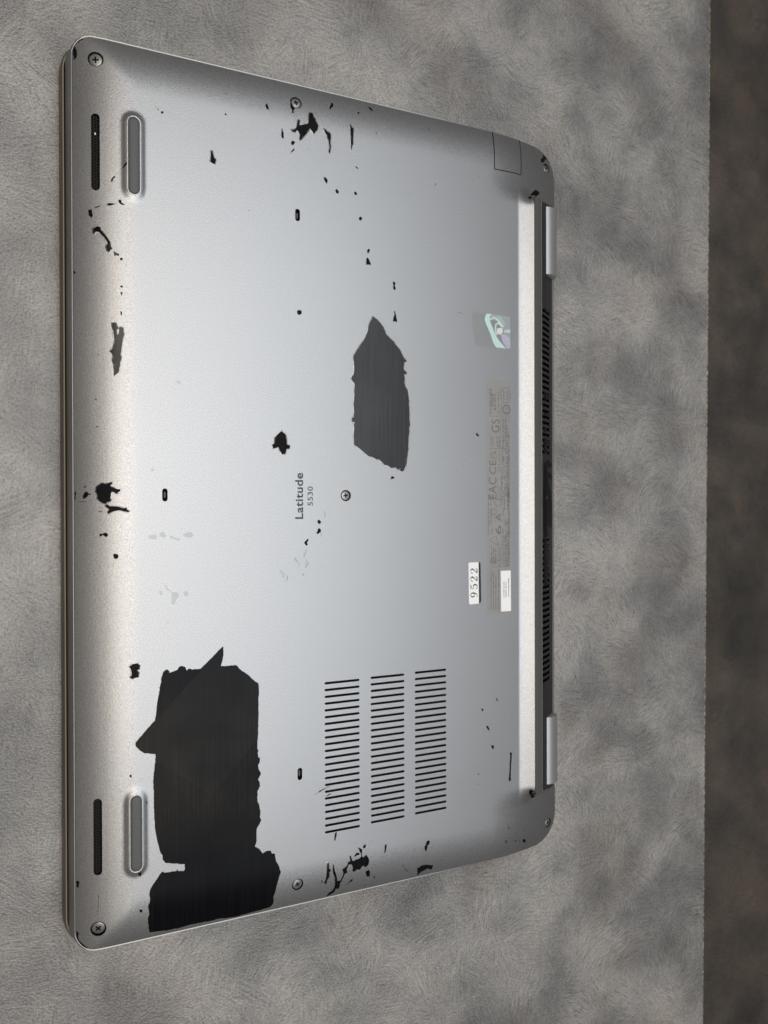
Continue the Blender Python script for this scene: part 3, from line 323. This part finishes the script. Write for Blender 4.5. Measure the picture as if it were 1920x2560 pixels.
# bottom cover
xs = [0, 0.12, 0.4, 0.85, 1.5, 2.4, 3.6, 5, 6.8, 9]
while xs[-1] < L - 1: 
    x = xs[-1]; xs.append(x + (0.8 if 10 < x < 35 else 0.5 if 199 < x < 215 else 1.2 if x > 188 else 2.2))
xs = [x for x in xs if x < L - 0.6] + [L - 0.4, L - 0.1, L]
vs_ = [-W / 2]
while vs_[-1] < W / 2 - 0.1:
    y = vs_[-1]; a = abs(y); vs_.append(y + (0.9 if 140 < a < 153 else 1.4 if a > 85 else 3.0))
vs_ = [v for v in vs_ if v < W / 2 - 0.5] + [W / 2]
bm = bmesh.new(); G = []
for x in xs:
    h = half(x) / (W / 2); G.append([bm.verts.new((x, v * h, surf(x, v * h))) for v in vs_])
for a, b in zip(G, G[1:]):
    for i in range(len(vs_) - 1): bm.faces.new((a[i], b[i], b[i + 1], a[i + 1]))
border = G[0] + [r[-1] for r in G[1:]] + G[-1][-2::-1] + [r[0] for r in G[-2:0:-1]]
lowv = [bm.verts.new((v.co.x, v.co.y, 7.5)) for v in border]; n = len(border)
for i in range(n):
    j = (i + 1) % n; bm.faces.new((border[j], border[i], lowv[i], lowv[j]))
bm.faces.new(lowv); bmesh.ops.recalc_face_normals(bm, faces=bm.faces[:])
cover = from_bm('bottom_cover', bm, paint, lap)
cover.data.materials.append(dark)
# pockets cut into it
cb = bmesh.new(); D = DATA
slots = []
for col in D['vents']:
    (ax, ay), (bx, by), (cx, cy), (dx, dy) = col
    for i in range(23):
        t = i / 22; yl = ay + (cy - ay) * t; yr = by + (dy - by) * t; ym = (yl + yr) / 2; x0, x1 = (ax + cx) / 2, (bx + dx) / 2
        slots.append(capsule(x0 + 0.5, ym, x1 - 0.5, ym, 0.52, 5))
for p in slots: prism(cb, p, 18.6, 30)
for (x, y) in D['slots']: prism(cb, capsule(x, y - 1.55, x, y + 1.55, 1.05, 8), 17.6, 30)
for (x0, y0), (x1, y1) in D['speakers']:
    prism(cb, capsule((x0 + x1) / 2, y0, (x0 + x1) / 2, y1, 1.55, 10), 16.2, 30)
for (x, y, r, dz) in D['screws']:
    prism(cb, [(x + (r + 0.34) * math.cos(i * math.pi / 14), y + (r + 0.34) * math.sin(i * math.pi / 14)) for i in range(28)], surf(x, y) + dz - 1.6, surf(x, y) + 8)
x, y = D['rear_screw']; prism(cb, [(x + 2.0 * math.cos(i * math.pi / 12), y + 2.0 * math.sin(i * math.pi / 12)) for i in range(24)], surf(x, y) - 2.2, 40)
(q0, q1, q2, q3) = D['simtray']; q0 = (q0[0], 175.6); q3 = (q3[0], 175.6)
def groove(a, b, wd=0.2):
    dx, dy = b[0] - a[0], b[1] - a[1]; d = math.hypot(dx, dy); nx, ny = -dy / d * wd, dx / d * wd; ex, ey = dx / d * wd, dy / d * wd
    return [(a[0] + nx - ex, a[1] + ny - ey), (b[0] + nx + ex, b[1] + ny + ey), (b[0] - nx + ex, b[1] - ny + ey), (a[0] - nx - ex, a[1] - ny - ey)]
# one U-shaped seam
def off_u(wd):
    (xa, ya), (xb, yb), (xc, yc), (xd, yd) = q0, q1, q2, q3
    return [(xa - wd, ya + 4), (xb - wd, yb - wd), (xc + wd, yc - wd), (xd + wd, yd + 4)]
U = off_u(0.18) + off_u(-0.18)[::-1]; prism(cb, U, 9.5, 30)
rv = []
(ra, rb, rc, rd) = D['rvents']
for (a, b, nn) in ((ra, rb, 25), (rc, rd, 25)):
    for i in range(nn):
        rv.append((a[0] + (b[0] - a[0]) * i / (nn - 1), a[1] + (b[1] - a[1]) * i / (nn - 1)))
for (x, y) in rv: prism(cb, [(215.0, y - 0.74), (225.5, y - 0.74), (225.5, y + 0.74), (215.0, y + 0.74)], 11.5, 30)
bmesh.ops.recalc_face_normals(cb, faces=cb.faces[:])
cut = from_bm('cutter', cb, dark)
md = cover.modifiers.new('cut', 'BOOLEAN'); md.object = cut; md.operation = 'DIFFERENCE'; md.solver = 'EXACT'; md.material_mode = 'TRANSFER'
dg = bpy.context.evaluated_depsgraph_get(); me = bpy.data.meshes.new_from_object(cover.evaluated_get(dg)); cover.modifiers.clear(); cover.data = me
bpy.data.objects.remove(cut)
for p in me.polygons: p.use_smooth = True
me.set_sharp_from_angle(angle=math.radians(28))
me.materials.append(charcoal); ci = len(me.materials) - 1                       # charcoal on the exhaust slope behind the rear foot
names = [m_.name for m_ in me.materials]
for p in me.polygons:
    if p.center.x > 0.2138 and abs(p.center.y) < 0.1475 and names[p.material_index] == paint.name: p.material_index = ci
# dark floors of the slots
def plate(name, pts, z, m, parent, th=0.3):
    b = bmesh.new(); prism(b, pts, z - th, z); bmesh.ops.recalc_face_normals(b, faces=b.faces[:]); return from_bm(name, b, m, parent)
for p in slots: plate('vent_slot', p, 19.15, dark, cover)
glint_bead = None
for (x, y) in rv:
    z = surf(225.0, y)
    if glint_bead is None:
        b = bmesh.new(); bmesh.ops.create_icosphere(b, subdivisions=1, radius=0.22); glint_bead = from_bm('fin_glint', b, steel, cover, 180)  # steel bead added to draw a glint at the exhaust slots
        f = glint_bead
    else: f = glint_bead.copy(); sc.collection.objects.link(f); f.parent = cover
    f.location = (0.2253, y * S, (z + 0.05) * S)
# paint chips, glue residue
rnd = random.Random(11)
for i, pts in enumerate(D['chips']):
    big = i < 2
    drape('paint_chip', [ragged(pts, 0.7, 0.07 if big else 0.10, rnd)], bare_dark if i == 1 else bare if i == 0 else bare_front if i in D['glossy'] else bare_chip, cover, 0.05, 1.5)
def lifted_edge(pts):
    area2 = sum(pts[i][0] * pts[(i + 1) % len(pts)][1] - pts[(i + 1) % len(pts)][0] * pts[i][1] for i in range(len(pts))); sg = 1 if area2 > 0 else -1
    b = bmesh.new(); R = ([], [], [])
    for i, (x, y) in enumerate(pts):
        (ax, ay), (bx_, by_) = pts[i - 1], pts[(i + 1) % len(pts)]; dx, dy = bx_ - ax, by_ - ay; d = math.hypot(dx, dy) or 1; nx, ny = sg * dy / d, -sg * dx / d
        wd, hh = rnd.uniform(0.28, 0.5), rnd.uniform(0.05, 0.12)
        for r_, (o, z) in zip(R, ((-0.03, 0.02), (0.05, hh), (wd, -0.01))):
            px, py = x + nx * o, y + ny * o; r_.append(b.verts.new((px, py, surf(px, py) + 0.05 + z if z > 0 else surf(px, py) + z)))
    n = len(pts)
    for a, c_ in zip(R, R[1:]):
        for i in range(n): b.faces.new((a[i], a[(i + 1) % n], c_[(i + 1) % n], c_[i]))
    bmesh.ops.recalc_face_normals(b, faces=b.faces[:])
    if sum(f.normal.z for f in b.faces) < 0: bmesh.ops.reverse_faces(b, faces=b.faces[:])
    from_bm('lifted_paint_edge', b, paint, cover, 60)
def poly_area(p): return abs(sum(p[i][0] * p[(i + 1) % len(p)][1] - p[(i + 1) % len(p)][0] * p[i][1] for i in range(len(p)))) / 2
for pts in D['chips']:
    if poly_area(pts) > 7 and min(p[0] for p in pts) > 2 and max(abs(p[1]) for p in pts) < 174.5 and max(p[0] for p in pts) < 185: lifted_edge(ragged(pts, 0.9, 0.05, rnd))
fl = drape('film_flap', [ragged(D['flap'], 1.2, 0.02, rnd)], film2, cover, 0.07, 1.6, 0.10)
for pts in D['rear']: drape('paint_chip', [ragged(pts, 0.7, 0.1, rnd)], bare_chip, cover, 0.06, 0.8)
for pts in D['residue']: drape('glue_residue', [ragged(pts, 0.7, 0.08, rnd)], residue_m, cover, 0.04)
drape('tray_cover', [[(q0[0] + 0.25, q0[1] - 0.5), (q1[0] + 0.25, q1[1] + 0.25), (q2[0] - 0.25, q2[1] + 0.25), (q3[0] - 0.25, q3[1] - 0.5)]], paint, cover, 0.05, 1.2)
for a, c_ in ((q0, q1), (q1, q2), (q2, q3)): drape('tray_seam', [groove(a, c_, 0.17)], dark, cover, 0.06, 1.0)
# screws
def screw(x, y, r, z, rot, tilt=(0, 0)):
    b = bmesh.new(); prof = [(0, 0), (r * 0.80, 0), (r * 0.93, -0.12), (r, -0.34), (r, -1.4)]; seg = 28; prev = None; c = b.verts.new((0, 0, 0))
    for pr, pz in prof[1:]:
        cur = [b.verts.new((pr * math.cos(2 * math.pi * i / seg), pr * math.sin(2 * math.pi * i / seg), pz)) for i in range(seg)]
        for i in range(seg):
            j = (i + 1) % seg
            b.faces.new((c, cur[i], cur[j]) if prev is None else (prev[i], cur[i], cur[j], prev[j]))
        prev = cur
    s = from_bm('screw', b, steel, lap, 40); s.location = (x * S, y * S, z * S); s.rotation_euler = (tilt[0], tilt[1], rot)
    b = bmesh.new(); a, l = r * 0.13, r * 0.48
    prism(b, [(a, a), (a, l), (-a, l), (-a, a), (-l, a), (-l, -a), (-a, -a), (-a, -l), (a, -l), (a, -a), (l, -a), (l, a)], -0.4, 0.03)
    bmesh.ops.recalc_face_normals(b, faces=b.faces[:]); from_bm('cross_recess', b, dark, s)
    return s
def slope(x, y):
    return (math.atan((surf(x, y + 1) - surf(x, y - 1)) / 2), -math.atan((surf(x + 1, y) - surf(x - 1, y)) / 2))
for i, (x, y, r, dz) in enumerate(D['screws']): screw(x, y, r, surf(x, y) + dz, [0.05, 0.3, 0.6, 0.1, 0.5, 0.75, 0.2][i], slope(x, y))
x, y = D['rear_screw']; screw(x, y, 1.6, surf(x, y) - 0.2, 0.3, (0, 0.5))
# feet: grey rubber pad in a bright ring on its mound
for (fx, f0, f1) in FEET:
    zt = surf(fx, (f0 + f1) / 2)
    def cap(r, z): return [(x, y, z) for x, y in capsule(fx, f0, fx, f1, r, 12)]
    ft = loft('front_foot', [cap(2.15, zt - 0.8), cap(2.15, zt + 0.35), cap(1.9, zt + 0.55), cap(1.3, zt + 0.72), cap(0.5, zt + 0.78)], rubber, lap, True, 60)
    loft('foot_ring', [cap(2.66, zt - 0.5), cap(2.62, zt + 0.12), cap(2.45, zt + 0.26), cap(2.27, zt + 0.16), cap(2.24, zt - 0.4)], ring_m, ft, False, 70)
# small alignment slots and speaker grilles
for (x, y) in D['slots']: 
    s = plate('alignment_slot', capsule(x, y - 1.55, x, y + 1.55, 1.0, 8), 18.2, dark, cover)
    b = bmesh.new(); prism(b, capsule(x + 0.15, y - 0.8, x + 0.15, y + 0.9, 0.3, 5), 18.2, 18.9); bmesh.ops.recalc_face_normals(b, faces=b.faces[:]); from_bm('inner_peg', b, rubber, cover)
for (x0, y0), (x1, y1) in D['speakers']:
    x = (x0 + x1) / 2; z = surf(x - 1.5, (y0 + y1) / 2) - 0.5
    gpl = plate('speaker_grille', capsule(x, y0, x, y1, 1.53, 10), z - 0.45, dark, lap)
    b = bmesh.new(); yy = y0 - 1.2; row = 0                       # honeycomb ribs
    hexr, rib = 0.62, 0.13
    while yy < y1 + 1.3:
        for cx in ((-0.95, 0.95) if row % 2 == 0 else (0.0,)):
            oo = [(x + cx + (hexr) * math.cos(math.radians(60 * i)), yy + hexr * math.sin(math.radians(60 * i))) for i in range(6)]
            ii = [(x + cx + (hexr - rib) * math.cos(math.radians(60 * i)), yy + (hexr - rib) * math.sin(math.radians(60 * i))) for i in range(6)]
            ov = [b.verts.new((px, py, z)) for px, py in oo]; iv = [b.verts.new((px, py, z)) for px, py in ii]; ob = [b.verts.new((px, py, z - 0.3)) for px, py in ii]
            for i in range(6):
                j = (i + 1) % 6; b.faces.new((ov[i], ov[j], iv[j], iv[i])); b.faces.new((iv[i], iv[j], ob[j], ob[i]))
        yy += 0.56; row += 1
    gm = from_bm('honeycomb_mesh', b, mesh_black, gpl); gm['kind'] = 'stuff'
# rear foot bar and its crest highlight strips, hinges
y0, y1 = D['bar'][1][1], D['bar'][0][1]
bx0, bx1 = 209.0, 213.3; zb = 22.75
prof = [(bx0, zb - 0.6), (bx0, zb + 0.25), (bx0 + 0.5, zb + 0.55), (bx1 - 0.9, zb + 0.55), (bx1 - 0.1, zb + 0.2), (bx1 + 0.1, zb - 1.6)]
b = bmesh.new(); cols = []
for (yy, sc_) in ((y0, 0.2), (y0 + 0.35, 0.75), (y0 + 1.0, 1.0), (y1 - 1.0, 1.0), (y1 - 0.35, 0.75), (y1, 0.2)):
    cols.append([b.verts.new(((bx0 + bx1) / 2 + (px - (bx0 + bx1) / 2) * (0.4 + 0.6 * sc_), yy, pz)) for px, pz in prof])
for a, c_ in zip(cols, cols[1:]):
    for i in range(len(prof) - 1): b.faces.new((a[i], a[i + 1], c_[i + 1], c_[i]))
b.faces.new(cols[0]); b.faces.new(cols[-1][::-1]); bmesh.ops.recalc_face_normals(b, faces=b.faces[:])
bar = from_bm('rear_foot', b, bar_m, lap, 30)
for (ya, yb) in D['lip_highlight_spans']:
    b = bmesh.new(); v = [b.verts.new(p) for p in ((213.5, ya, 22.2), (213.8, ya, 22.4), (214.1, ya, 21.9), (213.5, yb, 22.2), (213.8, yb, 22.4), (214.1, yb, 21.9))]
    b.faces.new((v[0], v[1], v[4], v[3])); b.faces.new((v[1], v[2], v[5], v[4])); bmesh.ops.recalc_face_normals(b, faces=b.faces[:])
    from_bm('lip_paint_highlight', b, rim_m, cover)  # added strips for the highlight on paint left along the crest
for (hb, ht) in D['hinges']:
    ya, yb = sorted((hb[1], ht[1])); rings = []
    for yy, r in ((ya, 5.6), (ya + 0.25, 6.0), (yb - 0.25, 6.0), (yb, 5.6)):
        rings.append([(223.2 + r * 1.15 * math.cos(t), yy, 11.2 + r * math.sin(t)) for t in [2 * math.pi * i / 36 for i in range(36)]])
    loft('hinge_barrel', rings, hinge_m, lap, True, 50)
# ------------------------------------------------------------------ print and stickers
def text_mesh(name, body, box, m, parent, eps, bold=0.0, join=None):
    """box: baseline start (x0, y0) to cap top / end (x1, y1); the text reads towards +y"""
    cu = bpy.data.curves.new(name, 'FONT'); cu.body = body; cu.size = 10; cu.offset = bold; cu.space_character = 1.08
    o = bpy.data.objects.new(name, cu); sc.collection.objects.link(o)
    me = bpy.data.meshes.new_from_object(o.evaluated_get(bpy.context.evaluated_depsgraph_get())); bpy.data.objects.remove(o)
    X = [v.co.x for v in me.vertices]; Y = [v.co.y for v in me.vertices]; a0, a1, b0, b1 = min(X), max(X), min(Y), max(Y)
    (x0, y0), (x1, y1) = box
    for v in me.vertices:
        u, t = (v.co.x - a0) / (a1 - a0), (v.co.y - b0) / (b1 - b0); x = x0 + (x1 - x0) * t; y = y0 + (y1 - y0) * u
        v.co = (x, y, surf(x, y) + eps)
    if join is not None:
        join.from_mesh(me); return None
    for v in me.vertices: v.co *= S
    return link(name, me, m, parent)
text_mesh('model_name', 'Latitude', D['model'], ink, cover, 0.04, 0.25)
text_mesh('model_number', '5530', D['number'], ink, cover, 0.04, 0.10)
reg = drape('regulatory_label', [D['reg']], label_m, lap, 0.05)
pb = bmesh.new(); big = bmesh.new(); E0 = 0.075
def q_(pts):
    try: pb.faces.new([pb.verts.new((x, y, surf(x, y) + E0)) for x, y in pts])
    except ValueError: pass
def seg_ring(cx, cy, rx, ry, t, a0=0, a1=360, n=26):
    for i in range(n):
        s, e = math.radians(a0 + (a1 - a0) * i / n), math.radians(a0 + (a1 - a0) * (i + 1) / n)
        q_([(cx + rx * math.cos(s), cy + ry * math.sin(s)), (cx + rx * math.cos(e), cy + ry * math.sin(e)), (cx + (rx - t) * math.cos(e), cy + (ry - t) * math.sin(e)), (cx + (rx - t) * math.cos(s), cy + (ry - t) * math.sin(s))])
rnd = random.Random(5)
for kind, a in D['marks']:
    if kind == 'text': text_mesh('t', a[2], (a[0], a[1]), None, None, E0, 0.0, big)
    elif kind == 'ring': seg_ring(a[0][0], a[0][1], abs(a[1][0] - a[0][0]), abs(a[2][1] - a[0][1]), a[3])
    elif kind == 'line':
        (x0, y0), (x1, y1) = a; d = math.dist(a[0], a[1]); nx, ny = -(y1 - y0) / d * 0.09, (x1 - x0) / d * 0.09
        q_([(x0 + nx, y0 + ny), (x1 + nx, y1 + ny), (x1 - nx, y1 - ny), (x0 - nx, y0 - ny)])
    elif kind == 'row':                                           # a row of print too small to read
        (x0, y0), (x1, y1) = a; lo, hi = min(y0, y1), max(y0, y1); y = lo
        while y < hi:
            ln = rnd.uniform(0.4, 2.2); hh = rnd.uniform(0.20, 0.34); yy = min(hi, y + ln)
            while y < yy - 0.12:
                gl = rnd.uniform(0.22, 0.42); o = rnd.uniform(-0.05, 0.05)
                q_([(x0 - hh + o, y), (x0 - hh + o, y + gl), (x0 + hh * rnd.uniform(0.3, 1), y + gl), (x0 + hh * rnd.uniform(0.5, 1), y)]); y += gl + 0.12
            y = yy + rnd.uniform(0.3, 0.6)
from_bm('print', pb, label_ink, reg); from_bm('approval_marks', big, label_ink2, reg)
ser = drape('serial_label', [D['serial']], white, lap, 0.10, 1.6, 0.05)
pb = bmesh.new(); E0 = 0.165
for kind, a in D['serial_rows']:
    (x0, y0), (x1, y1) = a; lo, hi = min(y0, y1), max(y0, y1); y = lo
    while y < hi:
        gl = rnd.uniform(0.2, 0.45); hh = rnd.uniform(0.16, 0.26); q_([(x0 - hh, y), (x0 - hh, y + gl), (x0 + hh, y + gl), (x0 + hh, y)]); y += gl + rnd.choice((0.12, 0.12, 0.3))
from_bm('print', pb, ink, ser)
ast = drape('asset_sticker', [D['asset_white']], white, lap, 0.05, 1.6, 0.12)
drape('black_strip', [D['asset_black']], black_ink, ast, 0.05, 1.6, 0.10)
GL = {'2': [[(.07, .70, .13), (.10, .84, .07), (.28, .97, .05), (.47, .92, .11), (.55, .74, .16), (.46, .54, .12), (.26, .28, .07), (.06, .07, .05)], [(.06, .06, .06), (.2, .09, .14), (.42, .05, .13), (.56, .10, .07), (.60, .26, .04)]],
      '5': [[(.14, .94, .09), (.34, .92, .13), (.57, .97, .07)], [(.14, .95, .05), (.11, .52, .05)], [(.11, .52, .05), (.30, .62, .06), (.49, .53, .12), (.56, .33, .16), (.46, .10, .11), (.28, .03, .06), (.11, .09, .07), (.08, .2, .12)]],
      '9': [[(.32, .97, .05), (.15, .88, .11), (.09, .68, .14), (.15, .48, .10), (.32, .40, .05), (.47, .50, .08), (.54, .68, .14), (.48, .88, .10), (.32, .97, .05)], [(.54, .68, .15), (.50, .34, .12), (.36, .10, .07), (.2, .03, .05), (.10, .11, .11)]]}
for ch, ((x0, y0), (x1, y1)) in D['digits']:
    b = bmesh.new()
    for st in GL[ch]:
        fine = []
        for i in range(len(st) - 1):                              # smooth the strokes
            p0, p1, p2, p3 = st[max(0, i - 1)], st[i], st[i + 1], st[min(len(st) - 1, i + 2)]
            for j in range(5):
                t = j / 5; fine.append(tuple(0.5 * (2 * p1[k_] + (p2[k_] - p0[k_]) * t + (2 * p0[k_] - 5 * p1[k_] + 4 * p2[k_] - p3[k_]) * t * t + (3 * p1[k_] - p0[k_] - 3 * p2[k_] + p3[k_]) * t ** 3) for k_ in range(3)))
        fine.append(st[-1]); prev = None
        for i, (u, v, wd) in enumerate(fine):
            a, c_ = fine[max(0, i - 1)], fine[min(len(fine) - 1, i + 1)]; dx, dy = c_[0] - a[0], c_[1] - a[1]; d = math.hypot(dx, dy) or 1; nx, ny = -dy / d * wd / 2, dx / d * wd / 2
            cur = []
            for s in (-1, 1):
                uu, vv = (u + s * nx) / 0.64, v + s * ny; x = x0 + (x1 - x0) * vv; y = y0 + (y1 - y0) * uu; cur.append(b.verts.new((x, y, surf(x, y) + 0.19)))
            if prev: b.faces.new((prev[0], prev[1], cur[1], cur[0]))
            prev = cur
    bmesh.ops.recalc_face_normals(b, faces=b.faces[:]); from_bm('digit', b, black_ink, ast)
ho = drape('hologram_sticker', [D['holo']], holo_m, lap, 0.05)
for i, (cname, pts) in enumerate(D['holo_marks']): drape('foil_swirl', [pts], holo_c[cname], ho, 0.06 + 0.008 * i)
# blistered paint, a white bead painting the glint in the speaker slot
rnd = random.Random(21); blister = None
for (x, y) in D['blisters']:
    if blister is None:
        b = bmesh.new(); bmesh.ops.create_icosphere(b, subdivisions=2, radius=1.0); blister = from_bm('paint_blister', b, paint, cover, 180); o = blister
    else: o = blister.copy(); sc.collection.objects.link(o); o.parent = cover
    o.location = (x * S, y * S, surf(x, y) * S); o.scale = (rnd.uniform(0.3, 0.6), rnd.uniform(0.5, 1.3), rnd.uniform(0.07, 0.13)); o.rotation_euler = (0, 0, rnd.uniform(-0.6, 0.6))
x, y = D['glint_dot']; b = bmesh.new(); bmesh.ops.create_icosphere(b, subdivisions=2, radius=0.4)
o = from_bm('glint_dot', b, white, cover, 180); o.location = (x * S, y * S, (surf(x, y) - 0.6) * S); o.scale = (0.7, 1.3, 0.5)
